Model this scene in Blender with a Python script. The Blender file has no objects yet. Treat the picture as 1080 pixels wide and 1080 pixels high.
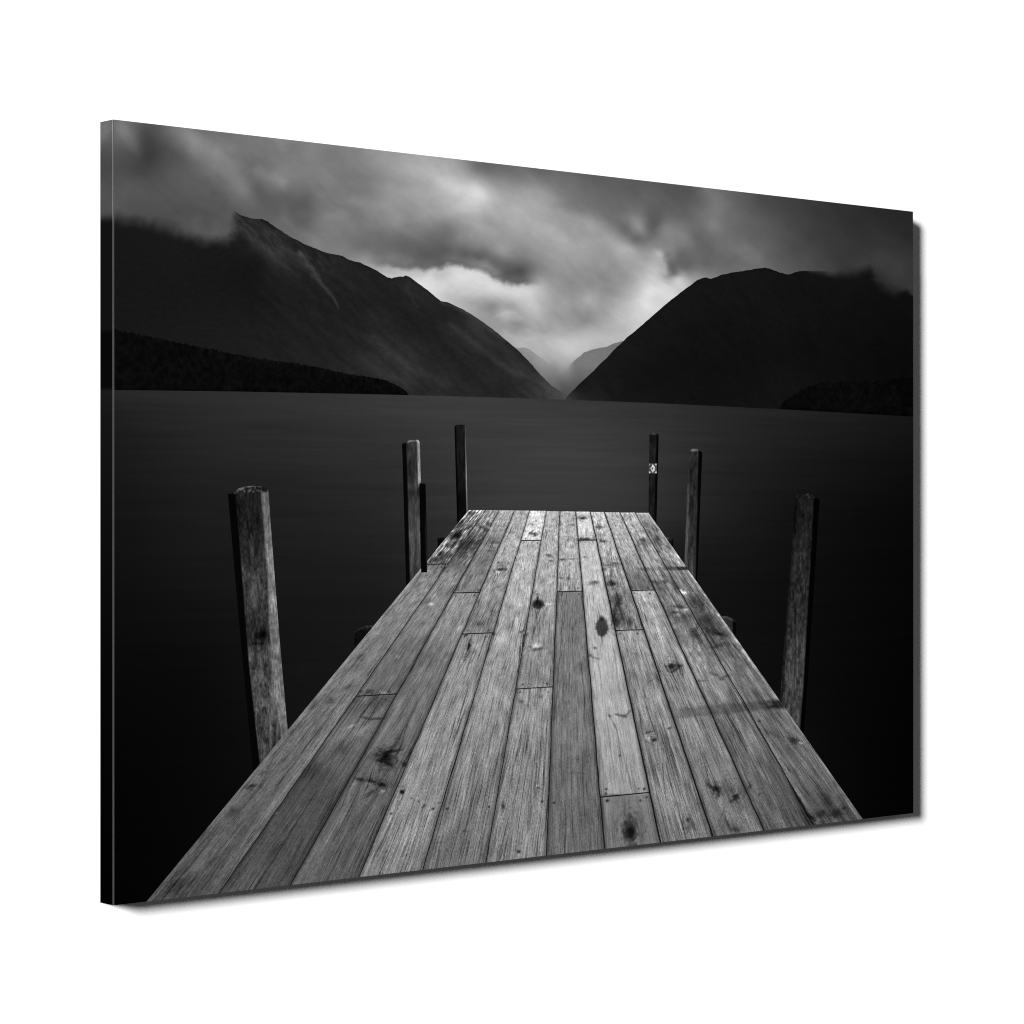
import bpy, math
import numpy as np

# ---------------------------------------------------------------- scene
S = bpy.context.scene
COL = S.collection
S.render.resolution_x = S.render.resolution_y = 1024
S.view_settings.view_transform = 'Standard'
S.view_settings.look = 'None'
S.view_settings.exposure = 0.0
S.view_settings.gamma = 1.0
S.view_settings.use_curve_mapping = False

# ------------------------------------------------- size of the print and the viewpoint
F = 2763.0                                   # focal length in pixels of a 1080 px wide frame
LX, RX = 119.3, 962.9                        # left / right edge of the print in the picture
HZ = 540.4                                   # eye level
wd = np.array([3174.0, 2763.0]); wd /= np.hypot(*wd)     # direction of the wall (right, forward)
Z0 = 2.0
X0 = (LX - 540) / F * Z0
r1 = (RX - 540) / F
W = (r1 * Z0 - X0) / (wd[0] - r1 * wd[1])
H = 0.600
T = 0.0183                                   # thickness of the stretched canvas
CZ = 1.5                                     # height of its middle above the floor

def to_ab(x, y):                             # place in the picture -> place on the canvas
    x = np.asarray(x, float); y = np.asarray(y, float)
    rx = (x - 540) / F
    a = (rx * Z0 - X0) / (wd[0] - rx * wd[1])
    return a, (HZ - y) / F * (Z0 + a * wd[1])

def to_xy(a, b):
    a = np.asarray(a, float); b = np.asarray(b, float)
    Z = Z0 + a * wd[1]
    return (X0 + a * wd[0]) / Z * F + 540, HZ - b / Z * F

# ---------------------------------------------------------------- noise
def _hash(ix, iy, seed):
    n = (ix.astype(np.int64) * 374761393 + iy.astype(np.int64) * 668265263 + seed * 974711) & 0xffffffff
    n = ((n ^ (n >> 13)) * 1274126177) & 0xffffffff
    n = n ^ (n >> 16)
    return (n & 0xffffff) / float(0xffffff)

def vnoise(x, y, seed=0):
    x = np.asarray(x, float); y = np.asarray(y, float)
    ix = np.floor(x); iy = np.floor(y)
    fx = x - ix; fy = y - iy
    fx = fx * fx * fx * (fx * (fx * 6 - 15) + 10); fy = fy * fy * fy * (fy * (fy * 6 - 15) + 10)
    a = _hash(ix, iy, seed); b = _hash(ix + 1, iy, seed)
    c = _hash(ix, iy + 1, seed); d = _hash(ix + 1, iy + 1, seed)
    return (a + (b - a) * fx) * (1 - fy) + (c + (d - c) * fx) * fy

def fbm(x, y, seed=0, oct=4, gain=.5):
    s = 0; amp = 1; tot = 0
    for i in range(oct):
        s = s + amp * (vnoise(x * 2 ** i + 17.3 * i, y * 2 ** i - 9.1 * i, seed + i) - .5)
        tot += amp; amp *= gain
    return s / tot * 2          # about -1..1

def sstep(e0, e1, x):
    t = np.clip((x - e0) / (e1 - e0), 0, 1)
    return t * t * (3 - 2 * t)

# --------------------------------------------------------- tone maps from read tones
class ToneMap:
    def __init__(s, pts, c=10.0, lam=2.0):
        p = np.array(pts, float)
        s.p = p[:, :2]; s.m = p[:, 2].mean(); s.c = c
        d = np.hypot(s.p[:, None, 0] - s.p[None, :, 0], s.p[:, None, 1] - s.p[None, :, 1])
        A = np.sqrt(d * d + c * c) - np.eye(len(p)) * lam
        s.w = np.linalg.lstsq(np.vstack([A, np.ones(len(p)) * 50]), np.append(p[:, 2] - s.m, 0), rcond=None)[0]
    def __call__(s, x, y):
        x = np.asarray(x, float).ravel(); y = np.asarray(y, float).ravel()
        o = np.empty(len(x))
        for i in range(0, len(x), 20000):
            d2 = (x[i:i + 20000, None] - s.p[None, :, 0]) ** 2 + (y[i:i + 20000, None] - s.p[None, :, 1]) ** 2
            o[i:i + 20000] = np.sqrt(d2 + s.c ** 2) @ s.w + s.m
        return o

SKY = ToneMap([
 (122,133,100),(130,138,104),(142,146,92),(151,140,78),(160,150,70),(151,155,68),(165,168,68),(140,175,68),(125,165,74),(122,185,72),(150,190,76),(130,200,80),(118,215,80),
 (130,218,78),(145,225,74),(172,132,84),(182,140,100),(192,137,112),(205,150,124),(225,165,118),(245,185,114),(257,203,108),(215,140,104),(240,150,110),(270,150,117),(300,150,120),(325,155,121),
 (275,175,108),(290,185,116),(297,192,121),(270,197,98),(280,204,94),(305,202,100),(325,207,96),(190,165,88),(175,185,80),(190,190,88),(210,185,98),(210,205,85),(225,220,82),
 (240,225,84),(230,200,98),(200,225,78),(180,230,74),(160,215,77),(255,217,92),(270,218,90),(285,225,90),(300,228,92),(318,236,90),(312,246,100),(325,252,108),(295,238,98),(262,208,96),(150,235,74),(190,245,76),(215,250,80),(238,248,80),(122,235,76),
 (305,155,113),(340,165,118),(370,165,124),(400,168,143),(430,170,160),(460,174,168),(476,185,174),(488,172,142),(500,177,116),(515,182,110),(500,199,200),(510,205,200),
 (480,205,184),(495,215,192),(515,215,182),(450,195,158),(420,195,138),(390,190,120),(360,195,118),(330,190,119),(310,205,102),(340,215,116),(370,210,124),(400,215,142),(420,210,148),
 (440,220,145),(470,220,154),(490,235,142),(515,230,158),(450,240,126),(480,240,126),(510,250,138),(500,260,126),(420,235,134),(390,235,120),(350,240,116),(330,245,110),
 (370,250,112),(410,250,106),(440,258,94),(470,265,86),(455,272,88),(490,270,90),(505,274,102),(420,262,96),(380,262,106),(350,258,116),(340,255,118),(400,270,112),(385,272,132),(430,270,100),(430,278,130),(447,281,112),(462,281,110),
 (407,285,176),(420,284,166),(440,289,188),(452,287,182),(480,284,190),(493,284,192),(500,293,204),(470,295,200),(460,301,205),(490,300,205),(515,299,212),(480,313,182),(510,318,164),(500,310,188),(430,286,170),
 (530,210,165),(550,205,158),(570,200,146),(590,205,130),(610,215,120),(630,210,106),(650,205,98),(670,205,92),(690,206,90),(545,188,118),(570,188,112),(600,192,104),(530,192,136),
 (640,226,112),(660,222,104),(671,232,128),(675,241,132),(660,241,106),(690,225,92),(696,237,95),(670,253,102),(690,250,112),(684,238,104),
 (485,250,134),(510,236,150),(540,240,160),(570,240,158),(600,240,154),(620,235,146),(640,250,150),(655,260,158),(665,263,156),(690,265,146),
 (530,265,136),(520,279,104),(538,283,86),(550,291,84),(533,293,94),(563,287,112),(560,270,130),(580,265,150),(600,270,150),(620,275,146),(640,280,141),(660,280,150),(680,280,168),(695,285,184),(690,295,196),
 (508,283,196),(513,280,150),(520,296,210),(530,301,204),(545,302,202),(560,303,198),(570,305,180),(580,300,150),(600,300,139),(620,305,142),(640,305,140),(660,300,150),(672,305,180),(684,308,216),(680,320,220),(691,315,212),(670,325,206),(652,325,180),
 (500,322,166),(520,320,150),(540,323,160),(535,331,178),(560,330,175),(575,320,165),(600,320,154),(620,315,163),(600,335,146),(620,335,141),(640,330,160),(560,345,166),(545,345,141),(530,344,150),(580,345,150),(600,350,164),(620,350,174),(640,345,175),(655,345,186),
 (536,356,165),(550,361,172),(570,360,180),(590,360,185),(610,360,190),(600,370,190),(640,358,186),(580,375,172),(585,385,150),(597,382,168),(595,392,136),(590,400,108),(598,410,80),(610,385,150),
 (710,210,85),(735,214,98),(750,206,104),(755,220,110),(750,240,115),(770,230,105),(785,215,92),(800,240,92),(815,250,84),(800,212,74),(830,230,68),(860,230,57),(900,235,47),(940,235,41),(955,250,42),(960,228,38),(700,240,115),(715,245,120),(720,255,119),(736,252,100),
 (700,262,128),(706,270,136),(711,279,98),(720,275,98),(706,287,104),(735,270,104),(760,265,100),(790,262,105),(800,275,104),(770,280,102),(742,281,105),(727,290,142),(722,283,102),(730,280,102),(716,270,100),(716,291,186),(736,291,140),(700,300,204),(690,330,214),(709,302,200),
 (840,262,72),(830,278,84),(850,280,78),(880,262,59),(900,272,55),(930,260,50),(920,276,56),(950,270,52),(945,290,56),(955,300,54),(935,300,50),(880,285,62),(960,310,52)],
 c=4.0, lam=.05)

def seg_stroke(x, y, pts, w0, w1):
    """soft mask of a tapering stroke along a polyline"""
    p = np.array(pts, float); best = np.zeros(len(x)); L = np.hypot(*np.diff(p, axis=0).T); tot = L.sum(); acc = 0
    for i in range(len(p) - 1):
        d = p[i + 1] - p[i]; t = np.clip(((x - p[i, 0]) * d[0] + (y - p[i, 1]) * d[1]) / (L[i] ** 2), 0, 1)
        dist = np.hypot(x - p[i, 0] - t * d[0], y - p[i, 1] - t * d[1])
        w = w0 + (w1 - w0) * (acc + t * L[i]) / tot
        best = np.maximum(best, np.exp(-(dist / w) ** 2)); acc += L[i]
    return best

SKY_STROKES = [
 ([(184, 130), (205, 149), (225, 162), (243, 180), (254, 196), (262, 214)], 8, 4, 9), ([(200, 140), (222, 150), (246, 170), (262, 192)], 4, 3, 5),
 ([(178, 150), (200, 172), (222, 196), (236, 214)], 7, 6, -9), ([(262, 172), (266, 192), (276, 206)], 5, 6, -9), ([(270, 180), (284, 187), (300, 194)], 4, 4, 12), ([(292, 204), (312, 214), (326, 224)], 6, 6, -8),
 ([(128, 134), (140, 150), (146, 160)], 5, 4, 12), ([(150, 142), (158, 160), (150, 178)], 8, 8, -8), ([(300, 232), (316, 244), (336, 258)], 3, 3, 8), ([(205, 232), (214, 246)], 3, 3, 8), ([(228, 238), (222, 252)], 4, 3, 8),
 ([(318, 226), (340, 230), (360, 226)], 3, 4, 7), ([(346, 216), (372, 224), (400, 226)], 4, 4, -7), ([(400, 172), (440, 182), (480, 196), (510, 206)], 8, 8, 10), ([(410, 196), (440, 206), (480, 222)], 5, 6, 8), ([(360, 200), (400, 206), (430, 224)], 5, 6, -8),
 ([(430, 236), (470, 244), (500, 256)], 4, 5, -9), ([(455, 226), (490, 232), (520, 246)], 4, 4, 9), ([(496, 250), (520, 262), (545, 274)], 4, 4, 8), ([(500, 268), (516, 278)], 4, 4, -8),
 ([(545, 240), (580, 246), (610, 262)], 7, 7, 8), ([(560, 216), (600, 226), (640, 244), (668, 262)], 5, 5, 8), ([(590, 214), (630, 222), (660, 244)], 5, 5, -9), ([(664, 226), (673, 236), (680, 246)], 4, 3, 9), ([(684, 226), (690, 242), (678, 252)], 5, 4, -8),
 ([(745, 200), (756, 214), (752, 236)], 6, 6, 10), ([(726, 196), (722, 222)], 7, 6, -7), ([(700, 240), (718, 248), (726, 258)], 5, 4, 9), ([(775, 212), (790, 230), (800, 246)], 6, 6, -6), ([(760, 262), (800, 268)], 5, 5, 8), ([(860, 250), (880, 268), (890, 280)], 7, 6, -5), ([(930, 270), (946, 282)], 6, 6, 5),
 ([(600, 300), (606, 322), (612, 342)], 5, 5, -7), ([(628, 300), (632, 324)], 3, 3, 7), ([(560, 322), (575, 330), (590, 344)], 3, 3, 8), ([(536, 342), (560, 347), (574, 350)], 2.5, 2.5, -10), ([(530, 350), (552, 357), (566, 360)], 2, 2, 9),
 ([(492, 316), (512, 322), (530, 324)], 3, 3, -10), ([(520, 334), (540, 331), (548, 336)], 2, 2, 10), ([(478, 308), (500, 312), (520, 310)], 3, 3, 7), ([(508, 282), (513, 282), (515, 285)], 1.6, 1.4, 22), ([(484, 287), (490, 289)], 2, 2, -14),
]
RIM = ([380, 400, 420, 440, 452, 462, 472, 482, 490, 500, 508, 513, 516, 520, 532, 545, 556, 566, 575], [276, 279, 282, 283.5, 284, 283, 281, 280, 282, 284, 285.5, 287.5, 289.5, 292.5, 298, 299.5, 298.5, 299, 301])

def sky_tone(x, y):
    t = SKY(x, y)
    jx = x + 5 * fbm(x / 19, y / 19, 44, 4); jy = y + 5 * fbm(x / 19, y / 19, 64, 4)
    for pts, w0, w1, k in SKY_STROKES:
        m_ = 1.0 if w0 < 2.6 else 1.55
        t = t + (.8 * k) * seg_stroke(jx, jy, pts, w0 * m_, w1 * m_)
    rim = np.interp(jx, *RIM) + 3.6 * fbm(x / 8, y / 8, 47, 4, .6)
    d = y - rim
    dk = np.interp(x, [380, 400, 420, 440, 460, 480, 495, 505, 515, 530, 545, 556, 566, 580], [125, 112, 100, 94, 87, 87, 94, 112, 108, 92, 83, 88, 106, 140])
    br = np.interp(x, [390, 400, 415, 440, 460, 480, 500, 520, 540, 555, 566, 580], [140, 165, 178, 190, 194, 202, 208, 212, 206, 202, 184, 150])
    wgt = np.exp(-(d / np.where(d < 0, 9.0, 8.0)) ** 2) * sstep(384, 404, x) * sstep(576, 548, x)
    t = t * (1 - wgt) + (dk + (br - dk) * sstep(-4.2, 5.0, d)) * wgt
    rx_ = np.interp(jy, [262, 268, 276, 284, 290, 296], [697, 699, 702, 705, 707, 716]) + 2 * fbm(x / 7, y / 7, 49, 3)     # bright gap against the dark bank on the right
    wg = np.exp(-((x - rx_) / 9) ** 2) * sstep(261, 268, y) * sstep(294, 287, y)
    t = t * (1 - wg) + (184 - 82 * sstep(-5, 6, x - rx_)) * wg
    wx = x + 9 * fbm(x / 46, y / 46, 40, 3); wy = y + 9 * fbm(x / 46, y / 46, 60, 3)
    d1 = fbm((wx * .77 + wy * .64) / 44, (-wx * .64 + wy * .77) / 15, 3, 4)       # streaks falling to the right
    d2 = fbm(wx / 16, wy / 11, 9, 4, .6)
    lum = np.clip(t / 150, .25, 1.2)
    d3 = fbm((wx * .77 + wy * .64) / 26, (-wx * .64 + wy * .77) / 5, 13, 4, .6)
    return t + lum * (8 * d1 + 5.5 * d2 + 4.0 * d3)

LMT = ToneMap([(120,240,23),(120,330,22),(180,270,24),(180,330,23),(240,270,24),(246,240,30),(260,240,40),(275,238,38),(270,252,42),(255,252,30),(285,268,44),(300,262,40),(300,282,38),(275,275,25),(315,268,34),(330,275,36),(320,290,32),
 (290,300,27),(240,330,25),(300,340,29),(340,290,36),(360,285,38),(380,300,36),(350,330,32),(330,360,34),(290,365,31),(240,355,28),(190,345,25),(370,360,38),(380,385,44),(400,395,44),(420,405,46),(350,375,36),(395,320,33),(405,335,33),(410,372,48),(432,392,52),(395,360,40),
 (400,295,34),(425,298,38),(432,318,38),(450,315,40),(420,325,32),(440,345,30),(470,330,36),(490,332,44),(505,342,48),(470,350,40),(490,365,42),(480,380,33),(450,380,38),(510,380,40),(530,365,38),(545,378,40),(530,392,44),(545,394,44),(500,400,36),(470,408,42),(530,408,38),(560,392,44),(560,408,48),(580,412,62),(595,416,74),(446,405,44)], c=8, lam=1)
RMT = ToneMap([(600,417,58),(604,415,44),(605,412,30),(625,398,26),(650,375,24),(680,350,23),(700,330,22),(730,306,21),(760,295,22),(800,290,21),(840,292,19),(880,295,19),(920,292,18),(955,315,15),(800,310,20),(830,330,19),(760,330,19),(720,350,19),(690,380,19),(680,415,20),(640,412,24),(730,400,17),(790,370,16),(850,370,15),(910,350,14),(955,360,12),(790,420,18),(830,405,19),(900,390,13),(950,390,11),(745,420,17)], c=10, lam=1)
LAKE = ToneMap([(122,418,38),(122,440,31),(122,500,24),(122,560,18),(122,650,12),(122,750,7),(122,850,4),(122,950,3),(200,418,46),(200,430,43),(200,465,36),(200,510,30),(200,580,24),(200,640,17),(200,720,10),(200,820,7),(200,900,6),(300,420,52),(300,435,48),(300,470,42),(300,520,35),(300,580,29),(330,650,23),(320,740,20),(350,690,22),
 (400,422,58),(400,440,55),(400,480,48),(400,530,41),(400,580,34),(390,640,26),(460,540,47),(460,500,54),(460,440,60),(530,430,62),(530,470,62),(530,520,60),(600,428,60),(600,460,64),(600,500,63),(600,535,60),(660,430,56),(660,470,58),(660,520,58),(705,440,52),(705,490,50),(712,540,44),(715,580,28),
 (760,440,44),(760,480,38),(770,530,32),(770,580,24),(780,640,18),(800,690,15),(830,440,36),(830,480,29),(820,540,22),(820,600,17),(890,445,30),(890,480,23),(890,540,15),(890,620,11),(890,700,9),(880,780,9),(850,800,13),(900,840,7),(955,450,22),(955,500,14),(955,580,8),(955,700,5),(955,850,3),(925,800,5)], c=14, lam=1)

# ---------------------------------------------------------------- materials
def mat(name):
    m = bpy.data.materials.new(name); m.use_nodes = True
    nt = m.node_tree; nt.nodes.clear()
    out = nt.nodes.new('ShaderNodeOutputMaterial')
    b = nt.nodes.new('ShaderNodeBsdfPrincipled')
    b.inputs['Roughness'].default_value = .85
    b.inputs['Specular IOR Level'].default_value = 0.0
    nt.links.new(b.outputs[0], out.inputs[0])
    return m, nt, b

class G:                                     # small node-graph helper
    def __init__(s, nt): s.nt = nt
    def _in(s, sock, v):
        if hasattr(v, 'is_linked') or hasattr(v, 'links'): s.nt.links.new(v, sock)
        else: sock.default_value = v
    def m(s, op, a, b=0.0, c=0.0, clamp=False):
        n = s.nt.nodes.new('ShaderNodeMath'); n.operation = op; n.use_clamp = clamp
        s._in(n.inputs[0], a); s._in(n.inputs[1], b)
        if len(n.inputs) > 2: s._in(n.inputs[2], c)
        return n.outputs[0]
    def attr(s, name, vec=False):
        n = s.nt.nodes.new('ShaderNodeAttribute'); n.attribute_type = 'GEOMETRY'; n.attribute_name = name
        return n.outputs['Vector' if vec else 'Fac']
    def noise(s, vec, sc, detail=3, rough=.55, dist=0.0):
        mp = s.nt.nodes.new('ShaderNodeMapping'); mp.inputs['Scale'].default_value = sc
        s.nt.links.new(vec, mp.inputs['Vector'])
        n = s.nt.nodes.new('ShaderNodeTexNoise'); n.inputs['Scale'].default_value = 1.0
        n.inputs['Detail'].default_value = detail; n.inputs['Roughness'].default_value = rough
        n.inputs['Distortion'].default_value = dist
        s.nt.links.new(mp.outputs[0], n.inputs['Vector'])
        return s.m('SUBTRACT', n.outputs['Fac'], .5)
    def ink(s, v, gain):                     # printed tone (display scale) -> ink reflectance
        v = s.m('MAXIMUM', v, 0.0)
        lin = s.m('MULTIPLY', s.m('POWER', v, 2.2), gain)
        c = s.nt.nodes.new('ShaderNodeCombineColor')
        for i in range(3): s.nt.links.new(lin, c.inputs[i])
        return c.outputs[0]

INK = 1 / 1.27
def weave(g, v):                             # faint canvas weave under the ink
    u = g.attr('grain_uv', True)
    geo = g.nt.nodes.new('ShaderNodeTexCoord').outputs['Object']
    n = g.noise(geo, (900, 900, 900), 1)
    return g.m('MULTIPLY', v, g.m('ADD', 1.0, g.m('MULTIPLY', n, .10)))

def ink_material(name, layers, gain=INK, soft=0.0):
    """tone attribute, times 1 + sum(noise layers * amp attribute)"""
    m, nt, b = mat(name); g = G(nt)
    v = g.attr('tone'); uv = g.attr('grain_uv', True); amp = g.attr('amp')
    tot = None
    for sc, det, rough, k, dist, cut in layers:
        n = g.noise(uv, sc, det, rough, dist)
        if cut is not None:                  # only the low tail: thin dark checks in the wood
            n = g.m('MINIMUM', g.m('ADD', n, cut), 0.0)
        n = g.m('MULTIPLY', n, k)
        tot = n if tot is None else g.m('ADD', tot, n)
    if tot is not None:
        v = g.m('MULTIPLY', v, g.m('MAXIMUM', g.m('ADD', 1.0, g.m('MULTIPLY', tot, amp)), .12))
    nt.links.new(g.ink(weave(g, v), gain), b.inputs['Base Color'])
    return m

M_SKY = ink_material('printed_cloud_ink', [((60, 90, 1), 3, .5, .05, 1.0, None)])
M_HILL = ink_material('printed_slope_ink', [((160, 300, 1), 4, .65, .55, 0, None), ((600, 700, 1), 2, .5, .35, 0, None)])
M_TREE = ink_material('printed_forest_ink', [((240, 190, 1), 3, .7, 1.5, 0, None), ((900, 700, 1), 2, .6, .4, 0, None)])
M_LAKE = ink_material('printed_water_ink', [((5, 330, 1), 3, .55, .22, 0, None), ((2.5, 70, 1), 2, .5, .20, 0, None)])
def wood_material(name):
    m, nt, b = mat(name); g = G(nt)
    v = g.attr('tone'); uv = g.attr('grain_uv', True); amp = g.attr('amp'); gr = g.attr('grunge')
    sep = nt.nodes.new('ShaderNodeSeparateXYZ'); nt.links.new(uv, sep.inputs[0])
    warp = g.m('ADD', g.m('MULTIPLY', g.noise(uv, (7, .55, 1), 2), .075), g.m('MULTIPLY', g.noise(uv, (30, 4.5, 1), 2), .010))
    com = nt.nodes.new('ShaderNodeCombineXYZ')
    nt.links.new(g.m('ADD', sep.outputs[0], warp), com.inputs[0]); nt.links.new(sep.outputs[1], com.inputs[1])
    p = com.outputs[0]
    def ramp(n, lo, hi):                     # 0 at lo, 1 at hi
        r = nt.nodes.new('ShaderNodeMapRange'); r.interpolation_type = 'SMOOTHSTEP'
        r.inputs['From Min'].default_value = lo; r.inputs['From Max'].default_value = hi
        nt.links.new(n, r.inputs['Value']); return r.outputs[0]
    zone = ramp(g.noise(uv, (11, 1.2, 1), 3), -.16, .14)              # where the grain has weathered open
    lines = ramp(g.noise(p, (135, 1.3, 1), 3, .62), -.03, -.15)
    lines2 = ramp(g.noise(p, (250, 3.2, 1), 2, .6), -.04, -.17)
    pale = ramp(g.noise(p, (85, 3.0, 1), 3, .6), .05, .2)
    spots = ramp(g.noise(uv, (190, 45, 1), 2, .6), -.17, -.27)
    tot = g.m('MULTIPLY', g.noise(uv, (16, 4.5, 1), 5, .7), .95)
    tot = g.m('ADD', tot, g.m('MULTIPLY', g.noise(p, (320, 8, 1), 3, .7), 1.7))
    tot = g.m('ADD', tot, g.m('MULTIPLY', g.noise(uv, (430, 85, 1), 2, .7), 1.5))
    tot = g.m('ADD', tot, g.m('MULTIPLY', pale, .10))
    lz = g.m('MULTIPLY', lines, g.m('ADD', .20, g.m('MULTIPLY', zone, .38)))
    tot = g.m('SUBTRACT', tot, lz)
    tot = g.m('SUBTRACT', tot, g.m('MULTIPLY', lines2, .30))
    tot = g.m('SUBTRACT', tot, g.m('MULTIPLY', spots, .40))
    gn = g.m('ADD', g.m('MULTIPLY', g.noise(uv, (90, 26, 1), 4, .7), 2.0), g.m('MULTIPLY', ramp(g.noise(uv, (70, 15, 1), 4, .65), .0, -.2), -.35))
    tot = g.m('ADD', g.m('MULTIPLY', tot, amp), g.m('MULTIPLY', gn, gr))
    v = g.m('MULTIPLY', v, g.m('MAXIMUM', g.m('ADD', 1.14, tot), .12))
    nt.links.new(g.ink(weave(g, v), INK), b.inputs['Base Color'])
    return m
M_WOOD = wood_material('printed_plank_ink')
M_POST = ink_material('printed_post_ink', [((45, 5, 1), 4, .65, 2.0, .3, None), ((190, 22, 1), 3, .65, 1.9, 0, None), ((400, 260, 1), 2, .6, 1.6, 0, None)])
M_FLAT = ink_material('printed_sign_ink', [])
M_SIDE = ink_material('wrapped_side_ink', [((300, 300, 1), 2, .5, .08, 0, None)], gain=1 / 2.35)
M_FOLD = ink_material('pale_fold_ink', [((400, 200, 1), 2, .5, .10, 0, None)], gain=1 / 1.9)

# ---------------------------------------------------------------- mesh building
def link(o, parent=None):
    COL.objects.link(o)
    if parent is not None: o.parent = parent
    return o

ROOT = bpy.data.objects.new('canvas_print', None)
ROOT.location = (W / 2, 0, CZ - H / 2)
ROOT.empty_display_size = .1
ROOT['label'] = 'black and white canvas print of a wooden jetty, hung on a white wall'
ROOT['category'] = 'canvas print'
COL.objects.link(ROOT)

def grid_mesh(name, co, material, tone, uv=None, amp=None, parent=None, grunge=None):
    """co: (rows, cols, 3) in the print's own space"""
    R, C = co.shape[:2]
    me = bpy.data.meshes.new(name)
    me.vertices.add(R * C)
    me.vertices.foreach_set('co', co.reshape(-1).astype(np.float32))
    i = (np.arange(R - 1)[:, None] * C + np.arange(C - 1)[None, :]).ravel()
    q = np.stack([i, i + 1, i + C + 1, i + C], 1).astype(np.int32)
    # wind so that normals look out of the wall (-Y)
    v0, v1, v3 = co[0, 0], co[0, 1], co[1, 0]
    if np.cross(v1 - v0, v3 - v0)[1] > 0: q = q[:, ::-1].copy()
    n = len(q)
    me.loops.add(n * 4); me.polygons.add(n)
    me.loops.foreach_set('vertex_index', q.ravel())
    me.polygons.foreach_set('loop_start', np.arange(0, n * 4, 4, dtype=np.int32))
    me.update(calc_edges=True); me.validate()
    def add(nm, arr, typ='FLOAT', f='value'):
        at = me.attributes.new(nm, typ, 'POINT')
        at.data.foreach_set(f, np.asarray(arr, np.float32).ravel())
    N = R * C
    tn = np.clip(np.broadcast_to(tone, (N,)), 0, 255) / 255
    tn = np.where(tn <= .04045, tn / 12.92, ((tn + .055) / 1.055) ** 2.4) ** (1 / 2.2)      # sRGB curve
    add('tone', tn)
    add('amp', np.full(N, 1.0) if amp is None else (np.full(N, float(amp)) if np.ndim(amp) == 0 else amp))
    if grunge is not None: add('grunge', grunge)
    if uv is None: uv = np.stack([co[..., 0], co[..., 2]], -1)
    uv = uv.reshape(-1, 2)
    add('grain_uv', np.column_stack([uv, np.zeros(N)]), 'FLOAT_VECTOR', 'vector')
    me.materials.append(material)
    o = bpy.data.objects.new(name, me)
    return link(o, ROOT if parent is None else parent)

FOLD = .0008
def place(a, b, layer):
    a = np.clip(a, FOLD, W); b = np.clip(b, -H / 2, H / 2)
    return np.stack([a - W / 2, np.full(np.shape(a), -.00005 - .00010 * layer), b + H / 2], -1)

def interp(pts, x):
    p = np.array(pts, float)
    return np.interp(x, p[:, 0], p[:, 1])

def column_sheet(name, xs, top, bot, rows, layer, material, tone_fn, amp=1.0, parent=None):
    """sheet between two curves given at picture columns xs"""
    f = np.linspace(0, 1, rows)[:, None]
    X = np.repeat(xs[None, :], rows, 0)
    Y = top[None, :] + (bot - top)[None, :] * f
    a, b = to_ab(X, Y)
    b = np.clip(b, -H / 2, H / 2)
    x2, y2 = to_xy(a, b)
    t = tone_fn(x2.ravel(), y2.ravel())
    am = amp(x2.ravel(), y2.ravel()) if callable(amp) else amp
    return grid_mesh(name, place(a, b, layer), material, t, np.stack([a, b], -1), am, parent)

WATER = [(110, 411.2), (250, 413), (390, 415.8), (500, 418.6), (598, 421.6), (690, 425.2), (823, 431.6), (970, 439.8)]

# ---- the canvas itself: stretched body, wrapped left side, fold in a paler tone
def box(name, x0, x1, y0, y1, z0, z1, material, parent, bevel=0):
    v = [(x, y, z) for x in (x0, x1) for y in (y0, y1) for z in (z0, z1)]
    f = [(0, 1, 3, 2), (4, 6, 7, 5), (0, 4, 5, 1), (2, 3, 7, 6), (0, 2, 6, 4), (1, 5, 7, 3)]
    me = bpy.data.meshes.new(name); me.from_pydata(v, [], f); me.update()
    me.materials.append(material)
    return link(bpy.data.objects.new(name, me), parent)

mb, nb, bb = mat('dark_canvas_cloth'); gb = G(nb)
tc = nb.nodes.new('ShaderNodeTexCoord').outputs['Object']
nn = gb.noise(tc, (500, 500, 500), 3)
cr = nb.nodes.new('ShaderNodeCombineColor')
vv = gb.m('ADD', .045, gb.m('MULTIPLY', nn, .03))
for k in range(3): nb.links.new(vv, cr.inputs[k])
nb.links.new(cr.outputs[0], bb.inputs['Base Color'])
box('canvas_body', -W / 2 + .00012, W / 2 - .00002, 0, T - .0004, .00002, H - .00002, mb, ROOT)

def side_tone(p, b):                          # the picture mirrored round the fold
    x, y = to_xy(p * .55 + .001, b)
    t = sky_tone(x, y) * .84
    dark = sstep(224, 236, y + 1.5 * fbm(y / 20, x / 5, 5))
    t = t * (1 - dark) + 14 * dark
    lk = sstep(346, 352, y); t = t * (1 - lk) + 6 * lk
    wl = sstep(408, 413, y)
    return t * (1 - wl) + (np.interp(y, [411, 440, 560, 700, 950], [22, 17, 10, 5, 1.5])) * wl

ns = 420
bz = np.linspace(-H / 2, H / 2, ns)
pp = np.linspace(FOLD, T - .00005, 16)
Pg, Bg = np.meshgrid(pp, bz)
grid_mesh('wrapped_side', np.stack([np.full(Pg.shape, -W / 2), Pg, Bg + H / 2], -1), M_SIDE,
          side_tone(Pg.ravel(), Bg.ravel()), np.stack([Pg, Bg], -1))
cc = np.linspace(0, 1, 6) * math.pi / 2
ca = FOLD * (1 - np.cos(cc)); cp = FOLD * (1 - np.sin(cc))
A_, B_ = np.meshgrid(ca, bz); P_, _ = np.meshgrid(cp, bz)
xf, yf = to_xy(A_ * 0 + .002, B_)
ft = sky_tone(xf.ravel(), yf.ravel()) + 46  # fold tone raised above the picture beside it
yy = yf.ravel()
dk = sstep(224, 240, yy); ft = ft * (1 - dk) + np.interp(yy, [235, 420, 700, 950], [84, 76, 66, 56]) * dk
grid_mesh('folded_edge', np.stack([A_ - W / 2, P_ - .00002, B_ + H / 2], -1), M_FOLD, ft, np.stack([A_, B_], -1))

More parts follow.
